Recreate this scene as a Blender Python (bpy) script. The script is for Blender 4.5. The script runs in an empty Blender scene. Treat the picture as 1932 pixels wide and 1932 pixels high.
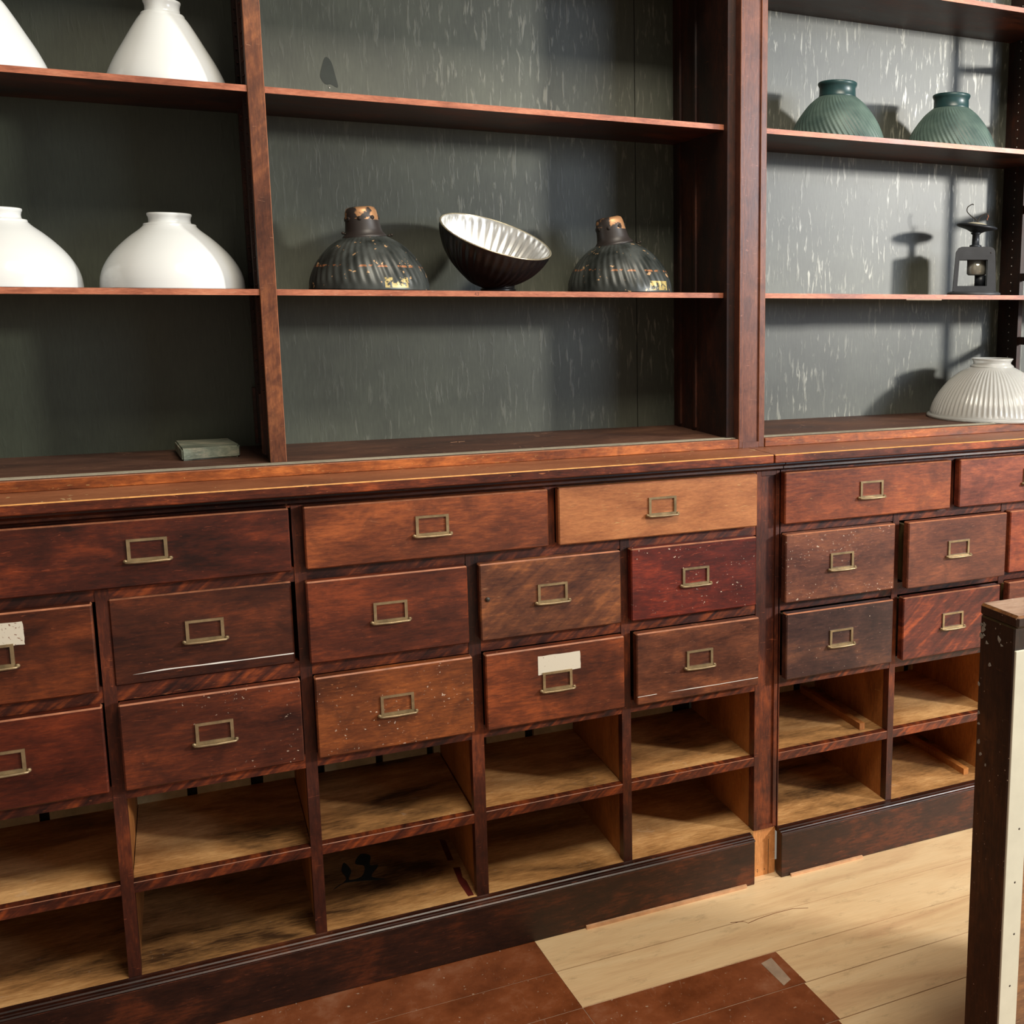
import bpy, bmesh, math, random
from mathutils import Matrix, Vector
rnd = random.Random(7)
C = bpy.context.scene.collection
S = bpy.context.scene

# ------------------------------------------------------------------ camera
cam_data = bpy.data.cameras.new('camera')
cam = bpy.data.objects.new('camera', cam_data); C.objects.link(cam)
R_ = Vector((0.89249825, -0.45100912, 0.00613509)); U_ = Vector((0.06691948, 0.14585315, 0.98704034)); F_ = Vector((0.44605902, 0.88052123, -0.16035498))
m = Matrix(((R_.x, U_.x, -F_.x, 0), (R_.y, U_.y, -F_.y, -1.8337298), (R_.z, U_.z, -F_.z, 1.14739711), (0, 0, 0, 1)))
cam.matrix_world = m
cam_data.sensor_width = 36; cam_data.sensor_fit = 'HORIZONTAL'
cam_data.lens = 2099.08 / 1932 * 36
cam_data.shift_x = (966 - 1401.4) / 1932
cam_data.shift_y = (902.27 - 966) / 1932
cam_data.clip_start = 0.02
S.camera = cam

# ------------------------------------------------------------------ light
w = bpy.data.worlds.new('room_light'); S.world = w; w.use_nodes = True
w.node_tree.nodes['Background'].inputs[0].default_value = (1.0, 0.88, 0.72, 1)
w.node_tree.nodes['Background'].inputs[1].default_value = 0.25

def area(name, loc, target, sx, sy, power, col):
    d = bpy.data.lights.new(name, 'AREA'); d.shape = 'RECTANGLE'; d.size = sx; d.size_y = sy; d.energy = power; d.color = col
    o = bpy.data.objects.new(name, d); C.objects.link(o); o.location = loc
    o.rotation_euler = (Vector(target) - Vector(loc)).to_track_quat('-Z', 'Y').to_euler()
    return o
area('window_light', (3.55, -2.35, 1.80), (1.1, 0.2, 0.95), 0.24, 0.22, 122, (1.0, 0.97, 0.90))
area('window_light', (3.4, -3.6, 1.9), (1.0, 0.1, 0.9), 1.3, 1.3, 56, (0.72, 0.83, 1.0))
area('ceiling_light', (0.9, -1.7, 3.1), (0.9, -0.3, 0.0), 1.2, 0.8, 70, (1.0, 0.90, 0.74))

vs = S.view_settings
S.display_settings.display_device = 'sRGB'
vs.view_transform = 'Standard'; vs.look = 'None'; vs.exposure = 0.0; vs.gamma = 1.0; vs.use_curve_mapping = False

# ------------------------------------------------------------------ materials
def lin(c):
    return tuple(((v / 255) / 12.92 if v / 255 <= 0.04045 else ((v / 255 + 0.055) / 1.055) ** 2.4) for v in c) + (1,)

class N:
    def __init__(s, name):
        s.m = bpy.data.materials.new(name); s.m.use_nodes = True
        s.t = s.m.node_tree; s.b = s.t.nodes['Principled BSDF']
        s.tc = s.t.nodes.new('ShaderNodeTexCoord')
    def node(s, typ, **k):
        n = s.t.nodes.new(typ)
        for a, v in k.items(): setattr(n, a, v)
        return n
    def link(s, a, b): s.t.links.new(a, b)
    def mapping(s, scale, rot=(0, 0, 0), loc=(0, 0, 0)):
        n = s.node('ShaderNodeMapping'); n.inputs['Scale'].default_value = scale; n.inputs['Rotation'].default_value = rot; n.inputs['Location'].default_value = loc
        s.link(s.tc.outputs['Object'], n.inputs['Vector']); return n.outputs[0]
    def noise(s, vec, scale, detail=4, rough=0.6, dist=0):
        n = s.node('ShaderNodeTexNoise'); n.inputs['Scale'].default_value = scale; n.inputs['Detail'].default_value = detail
        n.inputs['Roughness'].default_value = rough; n.inputs['Distortion'].default_value = dist
        s.link(vec, n.inputs['Vector']); return n.outputs['Fac']
    def ramp(s, fac, stops):
        n = s.node('ShaderNodeValToRGB'); e = n.color_ramp.elements
        while len(e) < len(stops): e.new(0.5)
        for i, (p, c) in enumerate(stops): e[i].position = p; e[i].color = c if len(c) == 4 else tuple(c) + (1,)
        s.link(fac, n.inputs[0]); return n.outputs[0]
    def mix(s, fac, a, b, mode='MIX'):
        n = s.node('ShaderNodeMix', data_type='RGBA', blend_type=mode)
        for sock, v in ((n.inputs[0], fac), (n.inputs[6], a), (n.inputs[7], b)):
            if isinstance(v, (int, float)): sock.default_value = v
            elif isinstance(v, tuple): sock.default_value = v
            else: s.link(v, sock)
        return n.outputs[2]
    def math(s, op, a, b=0.0, clamp=False):
        n = s.node('ShaderNodeMath', operation=op); n.use_clamp = clamp
        for sock, v in ((n.inputs[0], a), (n.inputs[1], b)):
            if isinstance(v, (int, float)): sock.default_value = v
            else: s.link(v, sock)
        return n.outputs[0]
    def bump(s, h, strength=0.2, dist=0.002):
        n = s.node('ShaderNodeBump'); n.inputs['Strength'].default_value = strength; n.inputs['Distance'].default_value = dist
        s.link(h, n.inputs['Height']); s.link(n.outputs[0], s.b.inputs['Normal'])
    def base(s, c):
        if isinstance(c, tuple): s.b.inputs['Base Color'].default_value = c
        else: s.link(c, s.b.inputs['Base Color'])
    def val(s, **k):
        for a, v in k.items():
            i = s.b.inputs[a.replace('_', ' ')]
            if isinstance(v, (int, float, tuple)): i.default_value = v
            else: s.link(v, i)

def wood(name, dark, mid, light, axis='x', seed=0.0, mott=9, rough=0.42, specks=0.0, scratch=0.15, curl=0.0, coat=0.0, grainmix=0.35, deep=True):
    n = N(name)
    st = {'x': (1, 6, 6), 'y': (6, 1, 6), 'z': (6, 6, 1)}[axis]
    big = n.noise(n.mapping(tuple(0.45 if v == 1 else 1.0 for v in st), loc=(seed, seed * 1.7, seed * .6)), mott, 5, 0.62, 0.4)
    grain = n.noise(n.mapping(tuple(v * 9 for v in st), loc=(seed * 2, 0, seed)), 4, 6, 0.7)
    f = n.math('ADD', n.math('MULTIPLY', big, 1 - grainmix), n.math('MULTIPLY', grain, grainmix))
    if curl > 0:
        rn = n.node('ShaderNodeVectorRotate'); rn.rotation_type = 'Y_AXIS'; rn.inputs['Angle'].default_value = math.radians(40)
        n.link(n.tc.outputs['Object'], rn.inputs['Vector'])
        mp = n.node('ShaderNodeMapping'); mp.inputs['Scale'].default_value = (9, 9, 62); mp.inputs['Location'].default_value = (seed, 0, seed); n.link(rn.outputs[0], mp.inputs['Vector'])
        wv = n.ramp(n.noise(mp.outputs[0], 1.3, 3, 0.55, 0.5), [(0.3, (0, 0, 0)), (0.7, (1, 1, 1))])
        f = n.math('ADD', n.math('MULTIPLY', f, 1 - curl), n.math('MULTIPLY', wv, curl))
    dk = tuple(dark[i] * (0.80, 0.78, 0.74)[i] for i in range(3)) if deep else dark
    lt = tuple(min(255, light[i] * (1.10, 1.14, 0.95)[i]) for i in range(3)) if deep else light
    md = tuple(mid[i] * (0.98, 1.02, 0.86)[i] for i in range(3)) if deep else mid
    col = n.ramp(f, [(0.37, lin(dk)), (0.51, lin(md)), (0.66, lin(lt))])
    if deep:
        bl = n.noise(n.mapping((1, 1, 1), loc=(seed * 5, 0, seed)), 22, 4, 0.6, 0.8)
        col = n.mix(n.math('MULTIPLY', n.ramp(bl, [(0.48, (0, 0, 0)), (0.68, (1, 1, 1))]), 0.5), col, lin(tuple(v * 0.55 for v in mid)))
    fine = n.noise(n.mapping(tuple(v * 22 for v in st)), 5, 3)
    col = n.mix(0.35, col, n.ramp(fine, [(0.3, (0.45, 0.45, 0.45)), (0.7, (1.35, 1.35, 1.35))]), 'MULTIPLY')
    if specks >= 0.2:
        sp = n.noise(n.mapping((1, 1, 1), loc=(seed * 3, 0, 0)), 230, 1, 0.4)
        sp = n.ramp(sp, [(0.76 - 0.05 * specks, (0, 0, 0)), (0.78 - 0.05 * specks, (1, 1, 1))])
        msk = n.ramp(n.noise(n.mapping((1, 1, 1), loc=(0, seed, 0)), 12, 2), [(0.42, (0, 0, 0)), (0.6, (1, 1, 1))])
        col = n.mix(n.math('MULTIPLY', sp, msk), col, lin((205, 185, 165)))
    if scratch > 0:
        sc = n.noise(n.mapping((9, 9, 70), rot=(0, 0.5 + seed, 0)), 4, 2, 0.5, 2.0)
        sc = n.ramp(sc, [(0.69, (0, 0, 0)), (0.72, (1, 1, 1))])
        col = n.mix(n.math('MULTIPLY', sc, scratch), col, lin(tuple(min(255, int(v * 1.7 + 45)) for v in light)))
    n.base(col)
    n.val(Roughness=n.math('ADD', n.math('MULTIPLY', big, 0.3), rough - 0.12))
    n.val(Coat_Weight=coat, Coat_Roughness=0.3)
    n.bump(grain, 0.12, 0.0012)
    return n.m

def plain(name, col, rough=0.5, metal=0.0, var=0.25, scale=30, **k):
    n = N(name); c = lin(col)
    v = n.noise(n.mapping((1, 1, 1)), scale, 4)
    n.base(n.mix(1.0, c, n.ramp(v, [(0.3, (1 - var,) * 3), (0.7, (1 + var,) * 3)]), 'MULTIPLY'))
    n.val(Roughness=rough, Metallic=metal, **k); n.bump(v, 0.08, 0.001)
    return n.m

MAH = lambda name, k=1.0, **kw: wood(name, *[tuple(min(255, v * k) for v in c) for c in ((48, 20, 16), (92, 38, 24), (146, 66, 34))], **kw)
M_frame_v = MAH('dark_mahogany_stile', 0.86, axis='z', seed=2.1, rough=0.45)
M_frame_h = MAH('mahogany_rail', 1.0, axis='x', seed=4.3, rough=0.42, curl=0.26)
M_counter = MAH('mahogany_counter_edge', 1.05, axis='x', seed=6.3, rough=0.36, scratch=0.3, mott=14)
M_countertop = wood('worn_counter_top', (112, 66, 44), (146, 90, 60), (170, 110, 74), axis='x', seed=1.3, rough=0.42, scratch=0.3, deep=False)
M_riser = wood('amber_brown_board', (104, 48, 26), (156, 78, 40), (192, 106, 58), axis='x', seed=3.3, rough=0.4, scratch=0.35, mott=16)
M_shelf_top = wood('dusty_dark_board', (58, 36, 28), (84, 54, 40), (112, 76, 56), axis='x', seed=8.3, rough=0.6, deep=False)
M_shelf = MAH('mahogany_shelf', 0.66, axis='x', seed=9.3, rough=0.42)
M_shelf_edge = wood('worn_shelf_edge', (140, 80, 60), (182, 112, 84), (208, 140, 108), axis='x', seed=5.1, rough=0.4, mott=18, deep=False)
M_div_face = wood('mahogany_divider_face', (76, 40, 30), (108, 58, 42), (144, 84, 58), axis='z', seed=3.1, rough=0.4, curl=0.08)
M_pil = wood('mahogany_pilaster', (98, 56, 50), (118, 68, 60), (134, 80, 68), axis='z', seed=2.7, rough=0.36, mott=5)
M_side = MAH('dark_side_board', 0.55, axis='z', seed=7.7, rough=0.55)
M_moulding = MAH('dark_moulding', 0.62, axis='x', seed=1.9, rough=0.33)
M_plinth = wood('plinth_wood', (34, 18, 16), (58, 28, 20), (100, 46, 26), axis='x', seed=5.9, rough=0.4, mott=15, scratch=0.12)
M_block = wood('bare_orange_wood', (190, 124, 70), (218, 150, 90), (228, 166, 108), axis='z', seed=3.5, rough=0.6, deep=False)
M_worn = plain('worn_edge_wood', (156, 98, 68), 0.45, var=0.35, scale=45)
M_goldedge = plain('worn_golden_edge', (206, 148, 84), 0.42, var=0.3, scale=50)
M_track = wood('dusty_sliding_track', (120, 112, 98), (156, 148, 128), (184, 172, 150), axis='x', seed=2.2, rough=0.8, deep=False)
M_groove = plain('dark_groove', (38, 30, 26), 0.8)
M_inner = wood('orange_partition_wood', (120, 70, 30), (164, 102, 46), (190, 124, 60), axis='z', seed=4.4, rough=0.6, deep=False)
M_bayfloor = wood('worn_pale_shelf_wood', (66, 42, 20), (176, 128, 76), (230, 182, 122), axis='x', seed=6.6, rough=0.6, mott=7, grainmix=0.25, scratch=0.05, deep=False)
M_backboard = plain('grey_backboard', (200, 180, 134), 0.7)
M_chalk = plain('white_paint_mark', (225, 222, 215), 0.6, var=0.08)
M_brass = plain('aged_brass', (150, 130, 98), 0.36, 0.5, var=0.3, scale=60)
M_nail = plain('dark_nail', (60, 52, 44), 0.5, 0.4)

def back_panel(name, streak, seed, tint=(58, 64, 56)):
    n = N(name)
    a = n.noise(n.mapping((1, 1, 1), loc=(seed, 0, 0)), 7, 4)
    col = n.ramp(a, [(0.3, lin(tuple(int(v * .88) for v in tint))), (0.7, lin(tuple(int(v * 1.1) for v in tint)))])
    weave = n.noise(n.mapping((1, 1, 0.12)), 260, 2)
    col = n.mix(0.3, col, n.ramp(weave, [(0.3, (.6, .6, .6)), (0.7, (1.4, 1.4, 1.4))]), 'MULTIPLY')
    st = n.noise(n.mapping((1, 1, 0.15), loc=(seed, 0, seed)), 135, 3, 0.62, 0.55)
    st = n.ramp(st, [(0.56, (0, 0, 0)), (0.66, (1, 1, 1))])
    patch = n.ramp(n.noise(n.mapping((1, 1, 0.7), loc=(seed, 1, 0)), 5.5, 3), [(0.40, (0.12,) * 3), (0.62, (1,) * 3)])
    # pale worn flecks; their increase to the right is window gloss painted into colour
    sx = n.node('ShaderNodeSeparateXYZ'); n.link(n.tc.outputs['Object'], sx.inputs[0])
    gx = n.math('MULTIPLY', n.math('SUBTRACT', sx.outputs[0], 0.1), 1.6, True)
    f = n.math('MULTIPLY', n.math('MULTIPLY', st, patch), n.math('MULTIPLY', gx, streak))
    col = n.mix(f, col, lin((186, 184, 168)))
    n.base(col)
    n.val(Roughness=n.math('SUBTRACT', 0.46, n.math('MULTIPLY', f, 0.12)))
    n.b.inputs['Specular IOR Level'].default_value = 0.75
    n.bump(st, 0.12, 0.001)
    return n.m

# ------------------------------------------------------------------ mesh helpers
class MB:
    def __init__(s): s.bm = bmesh.new()
    def box(s, x0, x1, y0, y1, z0, z1, mi=0, bev=0.0, bmi=None, mat=None, all_edges=False):
        t = bmesh.new(); bmesh.ops.create_cube(t, size=1)
        for v in t.verts: v.co = Vector(((x0 + x1) / 2 + v.co.x * (x1 - x0), (y0 + y1) / 2 + v.co.y * (y1 - y0), (z0 + z1) / 2 + v.co.z * (z1 - z0)))
        for f in t.faces: f.material_index = mi
        if bev > 0:
            bmesh.ops.bevel(t, geom=t.edges[:], offset=bev, segments=1, affect='EDGES', material=77)
            t.normal_update()
            for f in t.faces:
                if f.material_index == 77:
                    top = f.normal.z > 0.3 or (all_edges and bmi is not None)
                    f.material_index = bmi if (bmi is not None and top) else mi
        if mat is not None: bmesh.ops.transform(t, matrix=mat, verts=t.verts)
        s.merge(t); return s
    def merge(s, t):
        me = bpy.data.meshes.new('tmp'); t.to_mesh(me); t.free(); s.bm.from_mesh(me); bpy.data.meshes.remove(me)
    def lathe(s, prof, seg=64, mi=0, ribs=0, amp=0.0, twist=0.0, mat=None, fade=None, smooth=True, close=False, arc=None):
        t = bmesh.new(); rows = []
        hmax = max(p[1] for p in prof)
        for r, h in prof:
            row = []
            for k in range(seg):
                a = 2 * math.pi * k / seg
                q = amp * (fade(r, h) if fade else 1)
                rr = r * (1 + q * math.cos(ribs * a + twist * h)) if ribs else r
                row.append(t.verts.new((rr * math.cos(a), rr * math.sin(a), h)))
            rows.append(row)
        n = len(rows)
        for i in range(n if close else n - 1):
            A, B = rows[i], rows[(i + 1) % n]
            for k in range(seg):
                f = t.faces.new((A[k], A[(k + 1) % seg], B[(k + 1) % seg], B[k])); f.smooth = smooth; f.material_index = mi
        if not close:
            for row, rev in ((rows[0], True), (rows[-1], False)):
                if prof[0 if rev else -1][0] > 1e-4:
                    f = t.faces.new(row[::-1] if rev else row); f.material_index = mi
        bmesh.ops.remove_doubles(t, verts=t.verts, dist=1e-6)
        if mat is not None: bmesh.ops.transform(t, matrix=mat, verts=t.verts)
        s.merge(t); return s
    def tube(s, pts, r, seg=10, mi=0):
        pts = [Vector(p) for p in pts]; t = bmesh.new(); rows = []
        for i, p in enumerate(pts):
            d = (pts[min(i + 1, len(pts) - 1)] - pts[max(i - 1, 0)]).normalized()
            a = d.orthogonal().normalized() if i == 0 else (prev - d * prev.dot(d)).normalized()
            prev = a; b = d.cross(a)
            rr = r[i] if isinstance(r, (list, tuple)) else r
            rows.append([t.verts.new(p + rr * (math.cos(2 * math.pi * k / seg) * a + math.sin(2 * math.pi * k / seg) * b)) for k in range(seg)])
        for A, B in zip(rows, rows[1:]):
            for k in range(seg):
                f = t.faces.new((A[k], A[(k + 1) % seg], B[(k + 1) % seg], B[k])); f.smooth = True; f.material_index = mi
        for row in (rows[0][::-1], rows[-1]): t.faces.new(row).material_index = mi
        s.merge(t); return s
    def prism(s, pts, h0, h1, axis='z', mi=0, mat=None):
        # pts 2-D outline; axis z: (x,y) extruded in z; axis y: (x,z) extruded in y
        t = bmesh.new()
        P = (lambda p, h: (p[0], p[1], h)) if axis == 'z' else ((lambda p, h: (p[0], h, p[1])) if axis == 'y' else (lambda p, h: (h, p[0], p[1])))
        A = [t.verts.new(P(p, h0)) for p in pts]; B = [t.verts.new(P(p, h1)) for p in pts]; n = len(pts)
        for k in range(n): t.faces.new((A[k], A[(k + 1) % n], B[(k + 1) % n], B[k])).material_index = mi
        t.faces.new(A[::-1]).material_index = mi; t.faces.new(B).material_index = mi
        bmesh.ops.recalc_face_normals(t, faces=t.faces)
        if mat is not None: bmesh.ops.transform(t, matrix=mat, verts=t.verts)
        s.merge(t); return s
    def build(s, name, mats, parent=None, label=None, **props):
        me = bpy.data.meshes.new(name); 
        bmesh.ops.recalc_face_normals(s.bm, faces=s.bm.faces)
        s.bm.to_mesh(me); s.bm.free()
        for mt in (mats if isinstance(mats, (list, tuple)) else [mats]): me.materials.append(mt)
        o = bpy.data.objects.new(name, me); C.objects.link(o)
        if parent is not None:
            o.parent = parent
            o.matrix_parent_inverse = Matrix.Translation(-wloc(parent))
        if label: o['label'] = label
        for k, v in props.items(): o[k] = v
        return o
def wloc(o):
    # world location of an unrotated parent chain (mesh parts keep world coordinates, so theirs is zero)
    return Vector(o.location) if o.type == 'EMPTY' else Vector((0, 0, 0))
def thing(name, label, cat, loc, group=None):
    o = bpy.data.objects.new(name, None); C.objects.link(o); o.location = loc; o.empty_display_size = 0.05
    o['label'] = label; o['category'] = cat
    if group: o['group'] = group
    return o
def smooth(pts, k=4):
    o_ = []; n_ = len(pts)
    for i in range(n_):
        p0, p1, p2, p3 = pts[i - 1], pts[i], pts[(i + 1) % n_], pts[(i + 2) % n_]
        for j in range(k):
            t = j / k
            o_.append(tuple(0.5 * (2 * p1[c] + (p2[c] - p0[c]) * t + (2 * p0[c] - 5 * p1[c] + 4 * p2[c] - p3[c]) * t * t + (3 * p1[c] - p0[c] - 3 * p2[c] + p3[c]) * t ** 3) for c in (0, 1)))
    return o_
def tag(o, label, cat, group=None):
    o['label'] = label; o['category'] = cat
    if group: o['group'] = group
    return o

# ------------------------------------------------------------------ setting
YB = 0.342      # back panel plane
n = N('pale_floorboard')
big = n.noise(n.mapping((0.5, 3, 1)), 6, 5, 0.6, 0.6)
gr = n.noise(n.mapping((4, 60, 1)), 6, 5, 0.6)
col = n.ramp(big, [(0.3, lin((206, 168, 128))), (0.5, lin((226, 194, 150))), (0.72, lin((234, 206, 164)))])
col = n.mix(0.4, col, n.ramp(gr, [(0.3, (.8, .78, .75)), (0.7, (1.1, 1.1, 1.1))]), 'MULTIPLY')
dirt = n.ramp(n.noise(n.mapping((1, 2.2, 1)), 14, 6, 0.75), [(0.56, (0, 0, 0)), (0.75, (1, 1, 1))])
col = n.mix(n.math('MULTIPLY', dirt, 0.5), col, lin((128, 106, 78)))
n.base(col); n.val(Roughness=0.5); n.bump(gr, 0.1, 0.001); M_floor = n.m
n = N('brown_painted_floorboard')
a = n.noise(n.mapping((1, 1, 1)), 9, 6, 0.7)
col = n.ramp(a, [(0.35, lin((104, 54, 28))), (0.55, lin((134, 74, 42))), (0.75, lin((158, 108, 80)))])
sp = n.ramp(n.noise(n.mapping((1, 1, 1)), 110, 2, 0.5), [(0.69, (0, 0, 0)), (0.73, (1, 1, 1))])
col = n.mix(n.math('MULTIPLY', sp, 0.7), col, lin((190, 170, 150)))
sc = n.ramp(n.noise(n.mapping((14, 3, 1), rot=(0, 0, .6)), 9, 3, 0.5, 2.5), [(0.66, (0, 0, 0)), (0.72, (1, 1, 1))])
col = n.mix(n.math('MULTIPLY', sc, 0.35), col, lin((160, 130, 110)))
n.base(col); n.val(Roughness=n.math('ADD', n.math('MULTIPLY', a, .4), .15)); n.bump(a, 0.08, .001); M_fbrown = n.m
M_seam = plain('floor_seam', (120, 74, 44), 0.8)
M_seam_pale = plain('dusty_floor_seam', (196, 170, 148), 0.8)
b = MB()
ys = [0.05, -0.014, -0.127, -0.2405, -0.343, -0.452, -0.56, -0.67, -0.78, -0.89, -1.0, -1.2, -1.4, -1.6, -1.8, -2.4]
bx = lambda y: 0.5035 - 0.078 * (y + 0.03)
for i in range(len(ys) - 1):
    y1, y0 = ys[i], ys[i + 1]; g = 0.0011
    y1 -= g; y0 += g
    xl = bx(min(y1, -0.03)); xl2 = bx(y0)
    xb = 0.878 if y1 < -0.2 else None
    def quad(pts, mi):
        t = bmesh.new(); A = [t.verts.new((p[0], p[1], 0)) for p in pts]; B = [t.verts.new((p[0], p[1], -0.02)) for p in pts]
        t.faces.new(A); t.faces.new(B[::-1])
        for k in range(4): t.faces.new((A[k], B[k], B[(k + 1) % 4], A[(k + 1) % 4]))
        for f in t.faces: f.material_index = mi
        b.merge(t)
    quad([(-1.6, y0), (xl2 - .0006, y0), (xl - .0006, y1), (-1.6, y1)], 1)
    if xb is None: quad([(xl2, y0), (3.2, y0), (3.2, y1), (xl, y1)], 0)
    else:
        quad([(xl2 + .0006, y0), (xb + .004, y0), (xb, y1), (xl + .0006, y1)], 1)
        quad([(xb + .004, y0), (3.2, y0), (3.2, y1), (xb, y1)], 0)
crack = [(0.8468, -0.1227), (0.8700, -0.1300), (0.8760, -0.1390), (0.9000, -0.1340), (0.9380, -0.1310), (0.9740, -0.1320), (1.0020, -0.1430)]
for (xa_, ya_), (xb_, yb_) in zip(crack, crack[1:]):
    b.prism([(xa_, ya_ - .0007), (xb_, yb_ - .0007), (xb_, yb_ + .0007), (xa_, ya_ + .0007)], 0.0001, 0.0004, 'z', 2)
b.box(-1.6, 0.505, -2.4, 0.05, -0.03, -0.0012, 3)
b.box(0.505, 3.2, -0.237, 0.05, -0.03, -0.0012, 2)
b.box(0.505, 0.88, -2.4, -0.237, -0.03, -0.0012, 3)
b.box(0.88, 3.2, -2.4, -0.237, -0.03, -0.0012, 2)
o = b.build('floor', [M_floor, M_fbrown, M_seam, M_seam_pale]); o['kind'] = 'structure'
b = MB(); b.box(-1.6, 3.2, 0.40, 0.45, -0.03, 2.6)
o = b.build('wall_back', plain('grey_plaster', (120, 118, 108), 0.9)); o['kind'] = 'structure'
b = MB(); b.box(0.60, 0.93, -0.0275, -0.0225, 0, 0.0065, 0)
o = b.build('trim_1', plain('pale_shoe_strip', (206, 160, 122), 0.6)); o['kind'] = 'structure'
b = MB(); b.box(1.03, 1.20, -0.0275, -0.0225, 0, 0.005, 0)
o = b.build('trim_2', plain('pale_shoe_strip', (206, 160, 122), 0.6)); o['kind'] = 'structure'
# tape mark and crack on the floor
b = MB(); b.prism([(0.838, -0.262), (0.862, -0.255), (0.862, -0.325), (0.843, -0.335)], 0.0001, 0.0006)
o = b.build('floor_stain', plain('grey_tape_residue', (160, 138, 118), 0.7)); tag(o, 'small grey residue mark on the brown painted floor patch near its corner', 'stain')

# ------------------------------------------------------------------ base cabinets
Z = dict(ct=0.860, cb=0.8437, r1b=0.723, r2t=0.704, r2b=0.570, r3t=0.549, r3b=0.413, R3=0.392, R4t=0.255, R4b=0.2374, R5=0.1011)
DEP = 0.30
def pull(drawer, xc, zc, yf):
    b = MB(); w2, h2, t = 0.0265, 0.0170, 0.0046
    y0, y1 = yf - 0.0028, yf + 0.0005
    zt, zb = zc + h2 + 0.001, zc - 0.0135
    th = t * .8; zq = zb - .001
    b.box(xc - w2, xc + w2, y0, y1, zt - th, zt); b.box(xc - w2, xc + w2, y0, y1, zq, zq + th)
    b.box(xc - w2, xc - w2 + t, y0, y1, zq + th, zt - th); b.box(xc + w2 - t, xc + w2, y0, y1, zq + th, zt - th)
    bmesh.ops.remove_doubles(b.bm, verts=b.bm.verts, dist=1e-6)
    r = 0.0018; yo = yf - 0.0095; zl = zb - 0.0016
    b.tube([(xc - 0.0300, yf - .001, zb), (xc - 0.0298, yf - 0.006, zb - .0012), (xc - 0.0280, yo + .001, zl), (xc - 0.024, yo, zl), (xc, yo - .0006, zl - .0004), (xc + 0.024, yo, zl), (xc + 0.0280, yo + .001, zl), (xc + 0.0298, yf - 0.006, zb - .0012), (xc + 0.0300, yf - .001, zb)], r)
    # thin finger plate between frame and lip
    b.prism([(xc - 0.0275, yf - .001), (xc + 0.0275, yf - .001), (xc + 0.0265, yo), (xc - 0.0265, yo)], zb - 0.0016, zb - 0.0008)
    for sx in (-1, 1):
        b.lathe([(0.0, -.0032), (.0024, -.0022), (.0032, 0), (.0024, .0022), (0.0, .0032)], 12, mat=Matrix.Translation((xc + sx * 0.0295, yf - 0.0025, zb - .0008)))
    return b.build('label_pull', M_brass, drawer, 'aged brass card frame pull')

tint = dict(
 D11=((42, 16, 12), (74, 26, 15), (112, 44, 20), 0.1), D12=((72, 34, 24), (112, 52, 32), (150, 76, 44), 0.15), D13=((132, 78, 48), (166, 104, 62), (190, 126, 76), 0.0),
 D21=((58, 24, 14), (86, 36, 18), (116, 52, 24), 0.0), D22=((46, 20, 16), (74, 32, 20), (106, 46, 24), 0.0), D23=((54, 22, 18), (88, 36, 22), (126, 54, 28), 0.1),
 D24=((74, 40, 34), (106, 58, 42), (144, 82, 52), 0.1), D25=((58, 20, 18), (96, 28, 20), (142, 48, 24), 0.3),
 D31=((58, 20, 12), (82, 28, 14), (110, 42, 18), 0.0), D32=((48, 20, 16), (78, 32, 20), (112, 48, 24), 0.4), D33=((78, 38, 22), (110, 54, 30), (142, 74, 38), 0.4),
 D34=((74, 32, 22), (108, 48, 28), (150, 70, 36), 0.1), D35=((70, 36, 28), (104, 54, 40), (136, 74, 50), 0.1),
 E11=((104, 46, 32), (144, 68, 42), (172, 90, 52), 0.0), E12=((92, 40, 36), (128, 60, 48), (158, 80, 56), 0.0),
 E21=((70, 38, 36), (104, 56, 48), (130, 74, 56), 1.0), E22=((80, 40, 38), (108, 56, 46), (136, 72, 52), 0.1), E23=((84, 34, 28), (126, 52, 38), (156, 74, 46), 0.1),
 E31=((50, 30, 34), (74, 44, 44), (106, 62, 50), 0.2), E32=((74, 28, 28), (104, 42, 34), (160, 70, 40), 0.0), E33=((84, 40, 34), (116, 56, 42), (140, 76, 52), 0.1))
dlabel = dict(D13='pale honey coloured drawer', D22='drawer with a white paint scrape', D34='drawer with a blank white sticker', D35='drawer with a white line along its lower edge',
 E21='brown drawer speckled with white paint', E22='drawer pulled slightly open', E31='blackened dark drawer', D21='drawer with a speckled white sticker')
out = dict(E22=0.022, E33=0.020, E31=0.006, E32=0.006, E21=0.004, D34=0.006, D35=0.006, D32=0.004, D33=0.004, D22=-0.0175)
M_dside = wood('drawer_side_wood', (52, 42, 24), (92, 74, 40), (124, 102, 56), axis='z', seed=2.9, rough=0.7, deep=False)
idx = 0
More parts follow.
